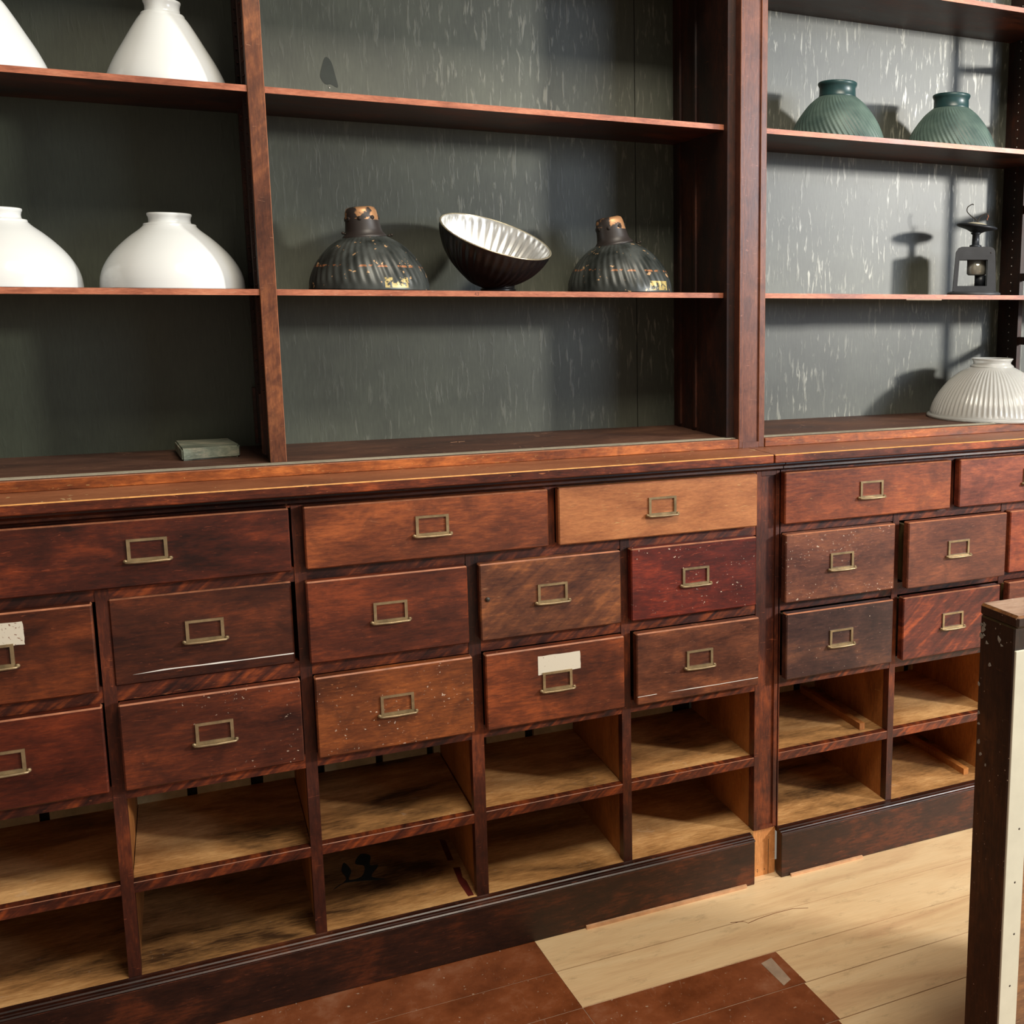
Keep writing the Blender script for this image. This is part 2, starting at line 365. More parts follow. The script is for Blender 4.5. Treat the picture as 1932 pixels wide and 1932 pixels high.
def drawer(key, x0, x1, z0, z1, parent):
    global idx; idx += 1
    c0, c1, c2, sp = tint.get(key, tint['D23'])
    curl = {'E32': 0.20, 'D24': 0.12}.get(key, 0.0)
    mt = wood('drawer_front_' + str(idx), c0, c1, c2, seed=idx * 1.37, mott=8 + (idx % 3) * 3, specks=sp, scratch=0.25 if key in ('D25', 'E21', 'D33') else 0.12, curl=curl, rough=0.40, deep=key != 'D13')
    if abs(out.get(key, 0)) > .01 and key[0] == 'E':
        cx, cz = (x0 + x1) / 2, (z0 + z1) / 2; d_ = 1.8137 - out[key]; s_ = d_ / 1.8137
        x0 = x0 * s_ ; x1 = x1 * s_; z0 = 1.1474 + (z0 - 1.1474) * s_; z1 = 1.1474 + (z1 - 1.1474) * s_
    yf = -0.02 - out.get(key, 0)
    b = MB(); b.box(x0, x1, yf, yf + 0.0195, z0, z1, 0, 0.0022, 1)
    if key == 'D22':
        b.prism([(-0.092, .5855), (-0.05, .5885), (0.0, .5880), (0.03, .5885), (0.055, .5875), (0.133, .5880), (0.133, .5862), (0.055, .5862), (0.02, .5860), (-0.03, .5868)], yf - .0002, yf + .001, 'y', 2)
    if key == 'D35':
        b.prism([(0.705, .4296), (0.742, .4300), (0.742, .4290), (0.705, .4288)], yf - .0002, yf + .001, 'y', 2)
        b.prism([(0.765, .4290), (0.812, .4298), (0.860, .4292), (0.951, .4296), (0.951, .4286), (0.86, .4282), (0.812, .4284)], yf - .0002, yf + .001, 'y', 2)
    if key == 'D24':
        b.lathe([(0, 0), (.0035, 0), (.0042, .0008), (.0036, .0022), (0, .003)], 16, 3, mat=Matrix.Translation((0.4385, yf, 0.643)) @ Matrix.Rotation(math.radians(90), 4, 'X'))
    o = b.build('drawer', [mt, M_worn, M_chalk, M_nail], parent, dlabel.get(key))
    # the box behind the front
    bb = MB(); t = 0.009; a0, a1 = x0 + 0.012, x1 - 0.012; q0, q1 = z0 + 0.008, z1 - 0.012; yb0, yb1 = yf + 0.0195, 0.27
    bb.box(a0, a0 + t, yb0, yb1, q0, q1); bb.box(a1 - t, a1, yb0, yb1, q0, q1); bb.box(a0 + t, a1 - t, yb1 - t, yb1, q0, q1); bb.box(a0 + t, a1 - t, yb0, yb1 - t, q0, q0 + .006)
    bb.build('drawer_box', M_dside, o)
    pull(o, (x0 + x1) / 2, (z0 + z1) / 2 + 0.0035, yf)
    return o, yf

def sticker(dr, x0, x1, z0, z1, yf, fl=False):
    pts = []
    rr = random.Random(3 if fl else 5)
    for k in range(9): pts.append((x0 + (x1 - x0) * k / 8, z0 + rr.uniform(-.0006, .0006) - (0.002 if k < 2 else 0)))
    for k in range(5): pts.append((x1 + rr.uniform(-.0005, .0003), z0 + (z1 - z0) * (k + .5) / 5.2))
    for k in range(9): pts.append((x1 - .001 - (x1 - x0 - .001) * k / 8, z1 + rr.uniform(-.0004, .0004)))
    n = N('flaking_white_label')
    v = n.noise(n.mapping((1, 1, 1)), 190, 3, 0.7)
    n.base(n.ramp(v, [(0.60 if fl else 0.66, lin((206, 198, 180))), (0.64 if fl else 0.70, lin((110, 60, 40)))])); n.val(Roughness=0.7)
    b = MB(); b.prism(pts, yf - .0004, yf + .0006, 'y', 0)
    b.build('paper_label', n.m, dr, 'blank white sticker remnant')

def base_cabinet(root, cols, X0, X1, rowsW, rows2, rows3, stile_edges, fx0):
    # cols: list of (xl, xr) clear openings
    for xa, xb, cur in stile_edges:
        b = MB(); b.box(xa, xb, 0.0, 0.02, Z['R5'] - 0.004, Z['r1b'] - 0.004 if not cur else 0.8245, 0)
        b.build('stile', M_frame_v, root)
    for z0, z1 in ((0.8205, 0.8437), (Z['r2t'] - .002, Z['r1b'] + .002), (Z['r3t'] - .002, Z['r2b'] + .002)):
        b = MB(); b.box(X0, X1, 0.0012, 0.019, z0, z1, 0); b.build('rail', M_frame_h, root)
    for xl, xr in cols:
        b = MB(); b.box(xl - .001, xr + .001, 0.0006, 0.02, Z['R3'], Z['r3b'] + .002, 0); b.build('rail', M_frame_h, root)
    for xl, xr in cols:
        b = MB(); b.box(xl - .001, xr + .001, 0.0006, 0.018, Z['R4b'], Z['R4t'], 0, 0.0008, 1); b.box(xl - .001, xr + .001, 0.018, DEP, Z['R4b'] + .001, Z['R4t'] - .0004, 2)
        b.build('shelf_board', [M_frame_h, M_worn, M_bayfloor], root)
    b = MB(); b.box(fx0, X1, 0.0, DEP, Z['R5'] - .014, Z['R5'], 0)
    b.build('bottom_board', M_bayfloor, root)
    for xa, xb, cur in stile_edges:
        b = MB(); xm = (xa + xb) / 2
        b.box(xm - 0.0065, xm + 0.0065, 0.02, DEP, Z['R5'], 0.82, 0)
        b.build('partition', M_inner, root)
    for xl, xr in cols:
        b = MB(); b.box(xl, xr, 0.02, DEP, Z['R3'] + .002, Z['R3'] + .010, 0); b.build('dust_board', M_inner, root)
    for z_ in (Z['r3t'], Z['r2t']):
        b = MB(); b.box(fx0, X1, 0.02, DEP, z_ + .002, z_ + .008, 0); b.build('dust_board', M_inner, root)
    x = fx0; rr = random.Random(int(abs(X0) * 100))
    while x < X1 - .03:
        wd = rr.uniform(.075, .10); b = MB(); b.box(x, min(x + wd, X1), DEP, DEP + 0.012, Z['R5'] - .01, 0.82, 0); b.build('back_board', M_backboard, root); x += wd + rr.uniform(0.012, 0.024)
    b = MB(); b.box(fx0, X1, DEP + 0.0125, DEP + 0.02, Z['R5'] - .01, 0.84, 0); b.build('backing_sheet', M_groove, root)
    b = MB(); b.prism([(-0.018, .8436), (-.019, .838), (-.014, .834), (-.0105, .8325), (-.012, .829), (-.006, .8255), (0.0, .8245), (0.001, .8245), (.001, .8436)], X0, 1.0085 if X0 < 0 else X1, 'x')
    b.build('bed_moulding', M_moulding, root)

# --- left unit
left = thing('drawer_cabinet', 'long mahogany base cabinet of drawers and open bays left of the lower pilaster', 'cabinet', (0.2, 0.15, 0), )
st = [(-0.4055, -0.3845, 0), (-0.1315, -0.114, 0), (0.141, 0.1586, 1), (0.4085, 0.4295, 0), (0.6838, 0.7009, 0)]
colsL = [(-0.66, -0.4055), (-0.3845, -0.1315), (-0.114, 0.141), (0.1586, 0.4085), (0.4295, 0.6838), (0.7009, 0.9576)]
base_cabinet(left, colsL, -0.68, 0.9576, None, None, None, st, -0.68)
b = MB(); b.box(0.547, 0.564, 0.001, 0.02, Z['r1b'], 0.8245); b.build('stile', M_frame_v, left)
for key, x0, x1 in (('D10', -.655, -.27), ('D11', -.253, .136), ('D12', .157, .547), ('D13', .565, .950)):
    drawer(key, x0, x1, .7235, .8233, left)
r2 = [('D21', -.386, -.1355), ('D22', -.1155, .1345), ('D23', .155, .406), ('D24', .426, .677), ('D25', .697, .949)]
r3 = [('D31', -.386, -.134), ('D32', -.113, .138), ('D33', .159, .409), ('D34', .430, .680), ('D35', .7035, .953)]
for key, x0, x1 in r2:
    d, yf = drawer(key, x0, x1, .5705, .7040, left)
    if key == 'D21': sticker(d, -.292, -.2205, .656, .6895, yf, True)
for key, x0, x1 in r3:
    d, yf = drawer(key, x0, x1, .4135, .5480, left)
    if key == 'D34': sticker(d, .5208, .5975, .5005, .5325, yf)

def pilaster(parent, x0, x1, yf, z0, z1, inner, zi0, zi1, dep, mats, edge=None):
    b = MB(); xa, xb = inner
    b.box(x0, xa, yf, yf + dep, z0, z1, 0, 0.0008, 1, all_edges=True); b.box(xb, x1, yf, yf + dep, z0, z1, 0, 0.0008, 1, all_edges=True)
    if zi0 > z0: b.box(xa, xb, yf, yf + dep, z0, zi0, 0)
    if zi1 < z1: b.box(xa, xb, yf, yf + dep, zi1, z1, 0)
    b.box(xa, xb, yf + 0.004, yf + dep, zi0, zi1, 0)
    return b.build('pilaster', mats, parent, 'recessed panel pilaster')
pilaster(left, 0.9576, 1.0085, 0.0, 0.1011, 0.8245, (0.969, 1.0), 0.108, 0.815, 0.022, [M_frame_v, M_frame_v])
b = MB(); b.box(0.9576, 0.9685, 0.022, DEP, Z['R5'], 0.82, 0); b.build('side_panel', M_inner, left)
b = MB(); b.box(0.9576, 1.0085, 0.004, 0.022, 0.0, 0.1005, 0)
for zx in ((.969, .010), (.969, .014), (.985, .012)): b.lathe([(0, 0), (.0012, 0), (0, .0006)], 8, 1, mat=Matrix.Translation((zx[0], .004, zx[1])) @ Matrix.Rotation(math.radians(90), 4, 'X'))
b.box(0.993, 0.9938, 0.0035, 0.01, 0.0, .075, 1)
b.build('foot_block', [M_block, M_nail], left, 'bare orange wood block')

def plinth(parent, x0, x1):
    b = MB(); b.box(x0, x1, -0.022, 0.0, 0.0, 0.0905, 0, 0.0012, 1)
    b.build('plinth', [M_plinth, M_frame_h], parent)
    b = MB(); prof = [(-.0225, .0905), (-.0235, .0925), (-.0215, .0945), (-.0175, .0948), (-.0165, .0965), (-.0115, .0972), (-.0095, .0990), (-.0035, .0994), (0.0, .1008), (0.004, .1008), (0.004, .0905)]
    b.prism(prof, x0, x1, 'x', 0); b.build('plinth_moulding', M_moulding, parent)
plinth(left, -0.68, 0.950)
b = MB(); b.box(-0.692, -0.68, 0.0, DEP + .02, 0.0, 0.8437, 0); b.build('end_panel', M_frame_v, left)

# --- right unit
right = thing('drawer_cabinet', 'mahogany base cabinet right of the lower pilaster, with one drawer pulled slightly open', 'cabinet', (1.6, 0.15, 0))
stR = [(1.0105, 1.0125, 1), (1.2713, 1.2856, 0), (1.5485, 1.563, 0), (1.8165, 1.834, 0)]
colsR = [(1.0125, 1.2713), (1.2856, 1.5485), (1.563, 1.8165), (1.834, 2.09)]
base_cabinet(right, colsR, 1.0105, 2.1, None, None, None, stR, 1.0125)
for xa, xb in ((1.3985, 1.42), (1.806, 1.83)):
    b = MB(); b.box(xa, xb, 0.001, 0.02, Z['r1b'], 0.8245); b.build('stile', M_frame_v, right)
for key, x0, x1 in (('E11', 1.009, 1.398), ('E12', 1.4195, 1.808)): drawer(key, x0, x1, .7215, .8215, right)
for key, x0, x1 in (('E21', 1.010, 1.261), ('E22', 1.296, 1.549), ('E23', 1.558, 1.81)): drawer(key, x0, x1, .5675 if key != 'E22' else .5625, .7025 if key != 'E22' else .7005, right)
for key, x0, x1 in (('E31', 1.0125, 1.260), ('E32', 1.2845, 1.534), ('E33', 1.562, 1.81)): drawer(key, x0, x1, .4135, .5465, right)
plinth(right, 1.0098, 2.1)
b = MB(); b.box(2.1, 2.112, 0.0, DEP + .02, 0.0, 0.8437, 0); b.build('end_panel', M_frame_v, right)
for (xa, xb, z) in ((1.222, 1.234, Z['R4t']), (1.500, 1.513, Z['R5'])):
    b = MB(); b.box(xa, xb, 0.03, 0.28, z, z + 0.014); b.build('drawer_runner', M_inner, right)

# dark stencil stain and red strip on the bottom board of the third bay
b = MB(); z = Z['R5'] + .0004
b.prism(smooth([(.183, .132), (.206, .150), (.272, .132), (.252, .152), (.270, .188), (.256, .196), (.262, .232), (.246, .246), (.232, .214), (.246, .196), (.236, .160), (.214, .158), (.222, .190), (.214, .226), (.206, .196), (.209, .160)]), Z['R5'], z)
b.build('ink_stain', plain('dark_blue_green_ink', (34, 44, 42), 0.8), left, 'dark blue green stencilled ink stain')
b = MB(); b.prism([(.394, .006), (.404, .006), (.4035, .06), (.400, .075), (.404, .115), (.392, .118), (.390, .06)], Z['R5'], z); b.prism([(.389, .150), (.399, .146), (.402, .23), (.392, .24)], Z['R5'], z)
b.build('red_strip', plain('dark_red_tape', (92, 26, 20), 0.6), left, 'dark red painted strip')

# ------------------------------------------------------------------ worktops
def worktop(x0, x1, label):
    root = thing('worktop', label, 'worktop', ((x0 + x1) / 2, 0.15, Z['cb']))
    b = MB(); b.box(x0, x1, -0.0375, 0.0, Z['cb'], Z['ct'], 0, 0.0017, 1)
    b.box(x0, x1, -0.0356, 0.38, Z['ct'] - .004, Z['ct'] + 0.0001, 2)
    b.build('top_board', [M_counter, M_goldedge, M_countertop], root)
worktop(-0.75, 0.9750, 'brown wooden worktop with a worn golden edge, left of the joint')
worktop(0.9770, 2.15, 'brown wooden worktop with a worn golden edge, right of the joint')

# ------------------------------------------------------------------ upper shelving
YS, YR = 0.104, 0.066
def riser(root, x0, x1, marks=False):
    b = MB(); b.box(x0, x1, YR, YS, Z['ct'] + .0003, 0.8775, 0, 0.0010, 1)
    b.box(x0, x1, YR + 0.004, YB, .8700, 0.8779, 2)
    b.build('base_board', [M_riser, M_worn, M_shelf_top], root)
    b = MB()
    for y0, y1, z1 in ((.0775, .0835, .8789), (.0835, .086, .8783), (.086, .092, .8790), (.092, .0945, .8782), (.0945, .0985, .8788)):
        b.box(x0 + .001, x1 - .001, y0, y1, .8779, z1, 1 if z1 < .8785 else 0)
    b.build('door_track', [M_track, M_groove], root, 'dusty grey sliding door track')
def shelf(root, x0, x1, ztop, t=0.0096):
    b = MB(); b.box(x0, x1, YS, YB - .001, ztop - t, ztop, 0)
    b.box(x0, x1, YS - .0006, YS + .001, ztop - t, ztop, 1)
    return b.build('shelf', [M_shelf, M_shelf_edge], root)
LB = [1.1558, 1.4650, 1.7520]
uL = thing('shelving_unit', 'tall open mahogany shelving on the worktop left of the upper pilaster', 'shelving', (0.2, 0.2, Z['ct']))
riser(uL, -0.75, 0.953)
# divider between the two left bays
b = MB(); b.box(0.1232, 0.1473, YS - .001, YB, .8779, 2.15, 0); b.box(0.1230, 0.1475, YS - .0035, YS + .012, .8785, 2.15, 1, 0.0008, 2, all_edges=True)
b.build('divider', [M_side, M_div_face, M_worn], uL)
# shelf standards on the left face of the divider
for ya, yb in ((0.150, 0.166), (0.288, 0.306)):
    b = MB(); b.box(0.1185, 0.1232, ya, yb, .885, 2.15, 0)
    z_ = .99
    while z_ < 2.1:
        b.box(0.1205, 0.1232, ya - .012, ya - .001, z_, z_ + .0018, 1); b.box(0.1205, 0.1232, yb + .001, yb + .012, z_, z_ + .0018, 1); z_ += .0215
    b.build('shelf_standard', [M_side, M_shelf], uL)
b = MB(); b.box(0.116, 0.1232, 0.1665, 0.184, .885, .985); b.build('cleat', M_shelf, uL)
b = MB(); b.box(0.114, 0.1232, .308, .326, .885, .985); b.build('cleat', M_shelf, uL)
for z_ in LB:
    shelf(uL, -0.75, 0.1225, z_); shelf(uL, 0.148, 0.9372, z_)
b = MB(); b.box(-0.75, 0.1232, YB, YB + .008, .86, 2.15, 0); b.build('back_panel', back_panel('grey_green_panel_left', 0.25, 1.0, (60, 66, 52)), uL)
b = MB(); b.box(0.1473, 0.853, YB, YB + .008, .86, 2.15, 0); b.box(0.8545, 0.9374, YB, YB + .008, .86, 2.15, 0); b.build('back_panel', back_panel('grey_green_panel_centre', 0.40, 4.0, (77, 80, 69)), uL)
b = MB(); b.box(0.9374, 1.0077, YR + .022, YB + .008, .8603, 2.15, 0); b.build('side_panel', M_side, uL)
for ya in (0.225, .30):
    b = MB(); b.box(0.9330, 0.9374, ya, ya + .010, .885, 2.15, 0); b.build('shelf_standard', M_side, uL)
pilaster(uL, 0.9535, 1.0085, YR, .8603, 2.15, (0.9612, 0.9962), .8715, 2.15, 0.023, [M_pil, M_worn])

b = MB(); b.box(-0.765, -0.75, YR, YB + .008, .8603, 2.15, 0); b.build('side_panel', M_div_face, uL)
uR = thing('shelving_unit', 'tall open mahogany shelving with pale streaked back panel, right of the upper pilaster', 'shelving', (1.5, 0.2, Z['ct']))
riser(uR, 1.0105, 2.1)
for z_ in LB: shelf(uR, 1.0115, 2.09, z_)
b = MB(); b.box(1.0085, 2.1, YB, YB + .008, .86, 2.15, 0); b.build('back_panel', back_panel('grey_green_panel_right', 0.85, 7.0, (82, 85, 76)), uR)
b = MB(); b.box(1.800, 1.812, .268, YB, .8779, 2.15, 0)
z_ = .93
while z_ < 2.1:
    b.lathe([(0, 0), (.0016, 0), (0, .0012)], 8, 1, mat=Matrix.Translation((1.800, .300, z_)) @ Matrix.Rotation(math.radians(-90), 4, 'Y')); z_ += .0197
b.build('ladder_post', [M_side, M_chalk], uR)
b = MB(); b.box(1.800, 1.812, YS + .002, .128, .8779, 2.15, 0); b.build('ladder_post', M_side, uR)
for z_ in (1.05, 1.200, 1.357, 1.55, 1.68):
    b = MB(); b.box(1.802, 1.810, .128, .268, z_ - .010, z_ + .008, 0); b.build('ladder_rung', M_side, uR)
tx = bpy.data.curves.new('number', 'FONT'); tx.body = '43'; tx.size = .0085; tx.extrude = .0002
to = bpy.data.objects.new('number_source', tx); C.objects.link(to)
me = bpy.data.meshes.new_from_object(to.evaluated_get(bpy.context.evaluated_depsgraph_get())); bpy.data.objects.remove(to)
me.transform(Matrix.Translation((0.4620, YS - .0006, LB[0] - .0080)) @ Matrix.Rotation(math.radians(90), 4, 'X'))
me.materials.clear(); me.materials.append(plain('faded_pencil', (120, 74, 62), 0.7))
po = bpy.data.objects.new('shelf_number', me); C.objects.link(po); po.parent = uL; po.matrix_parent_inverse = Matrix.Translation(-wloc(uL)); po['label'] = 'faded number 43 on the shelf edge'
b = MB(); b.box(2.1, 2.115, YR, YB + .008, .8603, 2.15, 0); b.build('side_panel', M_div_face, uR)
# card strip under the shelf
b = MB(); b.box(1.36, 1.45, YS - .001, YS + .012, LB[0] - .0096 - .0022, LB[0] - .0096, 0); b.build('card_strip', plain('pale_card', (150, 130, 110), 0.7), uR)
# little X scratch on the base board and the dark hole stain on the back panel
b = MB(); X = Matrix.Translation((0.456, 0.246, .8779))
b.box(-.014, .014, -.0012, .0012, 0, .0003, 0, mat=X @ Matrix.Rotation(.15, 4, 'Z')); b.box(-.006, .006, -.0012, .0012, 0, .0003, 0, mat=X @ Matrix.Rotation(-1.2, 4, 'Z'))
b.build('scratch_mark', plain('bare_scratch', (176, 126, 92), 0.6), uL)
b = MB(); b.prism(smooth([(.269, 1.563), (.278, 1.556), (.284, 1.533), (.2875, 1.513), (.276, 1.517), (.266, 1.517), (.2585, 1.529), (.2625, 1.548)]), YB - .0004, YB, 'y')
b.lathe([(0, 0), (.0015, 0), (0, .0015)], 8, 1, mat=Matrix.Translation((.273, YB, 1.511)) @ Matrix.Rotation(math.radians(90), 4, 'X'))
b.build('stain_mark', [plain('dark_green_stain', (40, 46, 40), 0.6), M_chalk], uL)

# ------------------------------------------------------------------ glassware
def shell(outer, th):
    inner = [(max(r - th, 0.001), h) for r, h in outer[::-1]]
    return outer + inner
def spl(p, k=4):
    # smooth a profile with Catmull-Rom
    out_ = []
    for i in range(len(p) - 1):
        p0 = p[max(i - 1, 0)]; p1 = p[i]; p2 = p[i + 1]; p3 = p[min(i + 2, len(p) - 1)]
        for j in range(k):
            t = j / k
            f = lambda a, b_, c, d: 0.5 * (2 * b_ + (c - a) * t + (2 * a - 5 * b_ + 4 * c - d) * t * t + (3 * b_ - a - 3 * c + d) * t ** 3)
            out_.append((f(p0[0], p1[0], p2[0], p3[0]), f(p0[1], p1[1], p2[1], p3[1])))
    out_.append(p[-1]); return out_
n = N('white_milk_glass'); v = n.noise(n.mapping((1, 1, 1)), 6, 2)
n.base(n.ramp(v, [(0.3, (.73, .76, .76)), (0.7, (.79, .81, .81))])); n.val(Roughness=0.16, IOR=1.5)
wv = n.node('ShaderNodeTexWave'); wv.bands_direction = 'Z'; wv.inputs['Scale'].default_value = 90; n.link(n.tc.outputs['Object'], wv.inputs['Vector']); n.bump(wv.outputs['Fac'], 0.03, 0.0006)
n.b.inputs['Subsurface Weight'].default_value = 0.15; n.b.inputs['Subsurface Radius'].default_value = (.02, .02, .02)
M_milk = n.m
def milk(low, loc, label, group):
    if low: body = spl([(.1055, 0), (.1052, .005), (.1035, .018), (.098, .034), (.087, .052), (.073, .068), (.0585, .0815), (.0445, .0925), (.0385, .0985)])
    else: body = spl([(.087, 0), (.0855, .008), (.0805, .022), (.071, .042), (.0595, .062), (.0475, .083), (.0365, .101), (.0315, .1075)])
    if low: nk = [(.0385, .1003), (.0375, .1018), (.0318, .1028), (.0308, .1045), (.0304, .1085), (.0312, .1125), (.0325, .1150), (.0325, .1175), (.0310, .1185)]
    else: nk = [(.0310, .1098), (.0298, .1115), (.0256, .1125), (.0250, .1145), (.0246, .1215), (.0255, .1255), (.0266, .1280), (.0266, .1305), (.0250, .1315)]
    b = MB(); b.lathe(shell(body + nk, .0032), 96, close=True)
    o = b.build('lamp_shade', M_milk); o.location = loc
    return tag(o, label, 'lamp shade', group)
zs1, zs2, zr = LB[0] + .0003, LB[1] + .0003, .8781
milk(True, (0.003, 0.212, zs1), 'wide white milk glass lamp shade on the middle left shelf, beside the divider', 'wide white glass shades')
milk(True, (-0.229, 0.212, zs1), 'wide white milk glass shade farthest from the divider, middle left shelf', 'wide white glass shades')
milk(False, (0.0145, 0.205, zs2), 'tall white milk glass shade nearest the divider, upper left shelf', 'tall white glass shades')
milk(False, (-0.2285, 0.205, zs2), 'tall white milk glass shade farthest from the divider, upper left shelf', 'tall white glass shades')

# ribbed mercury glass domes
def mercury_mat(seed, patchx):
    n = N('blackened_mercury_glass')
    v = n.noise(n.mapping((1, 1, .35), loc=(seed, 0, 0)), 26, 3)
    col = n.ramp(v, [(0.35, lin((38, 42, 40))), (0.65, lin((78, 82, 80)))])
    sp = n.ramp(n.noise(n.mapping((1, 1, 1), loc=(seed, 3, 0)), 75, 2), [(0.66, (0, 0, 0)), (0.69, (1, 1, 1))])
    col = n.mix(sp, col, lin((186, 150, 112)))
    # yellowed sticker remnant near the rim
    sx = n.node('ShaderNodeSeparateXYZ'); n.link(n.tc.outputs['Object'], sx.inputs[0])
    def band(s_, a, b_): return n.math('MULTIPLY', n.math('GREATER_THAN', s_, a), n.math('LESS_THAN', s_, b_))
    m_ = n.math('MULTIPLY', n.math('MULTIPLY', band(sx.outputs[0], patchx, patchx + .042), band(sx.outputs[2], .004, .021)), n.math('LESS_THAN', sx.outputs[1], 0.0))
    rag = n.ramp(n.noise(n.mapping((1, 1, 1), loc=(seed, 0, 2)), 120, 3), [(0.44, (0, 0, 0)), (0.5, (1, 1, 1))])
    col = n.mix(n.math('MULTIPLY', m_, rag), col, lin((186, 166, 106)))
    m2 = n.math('MULTIPLY', band(sx.outputs[2], .038, .0415), n.ramp(n.noise(n.mapping((1, 1, 1)), 100, 2), [(0.5, (0, 0, 0)), (0.56, (1, 1, 1))]))
    col = n.mix(n.math('MULTIPLY', m2, 0.8), col, lin((176, 116, 76)))
    n.base(col); n.val(Roughness=0.40, Metallic=0.15); return n.m
M_silver = N('mirror_silver'); M_silver.base((0.97, 0.97, 0.95, 1)); M_silver.val(Metallic=1.0, Roughness=M_silver.math('ADD', 0.32, M_silver.math('MULTIPLY', M_silver.noise(M_silver.mapping((1, 1, 1)), 60, 3), 0.15))); M_silver = M_silver.m
n = N('worn_black_collar'); v = n.noise(n.mapping((1, 1, 1)), 38, 3, 0.6)
hz = n.node('ShaderNodeSeparateXYZ'); n.link(n.tc.outputs['Object'], hz.inputs[0])
m_ = n.math('MULTIPLY', n.ramp(v, [(0.47, (0, 0, 0)), (0.52, (1, 1, 1))]), n.math('GREATER_THAN', hz.outputs[2], .119))
n.base(n.mix(m_, lin((48, 42, 40)), lin((196, 146, 104)))); n.val(Roughness=0.45, Metallic=n.math('MULTIPLY', m_, .5)); M_collar = n.m
dome = spl([(.1, 0), (.0985, .012), (.0945, .026), (.0885, .040), (.0795, .055), (.0665, .070), (.052, .0815), (.038, .0890), (.031, .0925)])
def fadeN(r, h): return min(1, max(0, (h - .006) / .01)) * min(1, (r - .02) / .03 if r > .02 else 0)
def mercury(loc, lean, rotz, label, seed, patchx):
    root = thing('mercury_lamp_shade', label, 'lamp shade', loc, 'dark ribbed dome shades')
    b = MB(); b.lathe(dome, 336, ribs=42, amp=.008, twist=120, fade=fadeN)
    # open underneath: a short inner lip
    o = b.build('glass_dome', mercury_mat(seed, patchx)); o.parent = root
    o.rotation_euler = (0, 0, 0)
    b = MB(); A = Matrix.Translation((-math.sin(lean) * .09 * .6, 0, .0)) @ Matrix.Translation((0, 0, .09)) @ Matrix.Rotation(-lean, 4, 'Y') @ Matrix.Translation((0, 0, -.09))
    b.lathe([(.0365, .0885), (.0372, .0905), (.0345, .0935), (.0312, .0975), (.0298, .103), (.0285, .112), (.0272, .1235), (.0258, .1335), (.0235, .1385), (.018, .1408), (.0, .1412)], 48, mat=A)
    c = b.build('metal_collar', [M_collar]); c.parent = root; c['label'] = 'black metal fitter collar with worn copper'
    for k in range(6):
        a = math.radians(-90 + (k - 2.5) * 46)
        b = MB(); b.lathe([(0, -.0005), (.0036, -.0005), (.0036, .0012), (0, .0012)], 14, mat=A @ Matrix.Translation((.0272 * math.cos(a), .0272 * math.sin(a), .1215)) @ Matrix.Rotation(a, 4, 'Z') @ Matrix.Rotation(math.radians(84), 4, 'Y'))
        h = b.build('vent_hole', M_groove); h.parent = c
    for sx in (-1, 1):
        b = MB(); b.tube([(sx * .034, 0, .0935), (sx * .041, 0, .0950)], .0015, 8); b.lathe([(0, -.0025), (.002, -.002), (.0028, 0), (.002, .002), (0, .0025)], 10, mat=Matrix.Translation((sx * .0415, 0, .0953)))
        h = b.build('thumb_screw', M_nail); h.parent = c
    root.rotation_euler = (0, 0, rotz)
mercury((0.307, 0.212, zs1), math.radians(6), math.radians(8), 'dark ribbed mercury glass dome shade left of the upturned silver bowl', 2.0, -.004)
mercury((0.7690, 0.212, zs1), math.radians(12), math.radians(-4), 'dark ribbed mercury glass dome shade right of the upturned silver bowl', 9.0, .030)

# upturned bowl, silver inside
root = thing('mercury_lamp_shade', 'upturned ribbed shade showing its bright silver inside, between two dark domes', 'lamp shade', (0.529, 0.20, zs1))
T = Matrix.Translation((-0.027, 0.010, .0085)) @ Matrix.Rotation(math.radians(12.5), 4, 'Y') @ Matrix.Rotation(math.radians(22), 4, 'X') @ Matrix.Translation((0, 0, .0))
bowl = spl([(.031, .008), (.037, .012), (.052, .0225), (.068, .036), (.081, .051), (.090, .066), (.0965, .081), (.1005, .096)])
def fadeB(r, h): return min(1, max(0, (r - .033) / .02)) * min(1, max(0, (.0935 - h) / .006))
b = MB(); t = bmesh.new()
b.lathe([(.0, .008)] + bowl, 288, ribs=40, amp=.012, fade=fadeB, mat=T, close=False)
b.bm.faces.ensure_lookup_table()
big_ = [f for f in b.bm.faces if len(f.verts) > 10]; bmesh.ops.delete(b.bm, geom=big_, context='FACES')
n = N('black_glass_paint'); n.base(lin((26, 25, 26))); n.val(Roughness=0.28); MBK = n.m
o = b.build('outer_glass', MBK); o.parent = root
b = MB(); b.lathe([(.0, .0095)] + [(r - .0022, h + .0008) for r, h in bowl], 288, ribs=40, amp=.016, fade=fadeB, mat=T, close=False)
big_ = [f for f in b.bm.faces if len(f.verts) > 10]; bmesh.ops.delete(b.bm, geom=big_, context='FACES')
o = b.build('silvered_inside', M_silver); o.parent = root; o['label'] = 'bright silver fluted lining'
b = MB(); b.lathe([(.0983, .0966), (.1005, .0960), (.1012, .0973), (.0995, .0985), (.0975, .0978)], 128, mat=T, close=True)
o = b.build('rim', plain('silvery_rim', (200, 190, 165), 0.25, 0.6)); o.parent = root
b = MB(); b.lathe([(.029, .0), (.0318, .0008), (.0318, .003), (.0295, .0045), (.0295, .011), (.031, .0140), (.0, .0140)], 64)
o = b.build('neck', MBK); o.parent = root

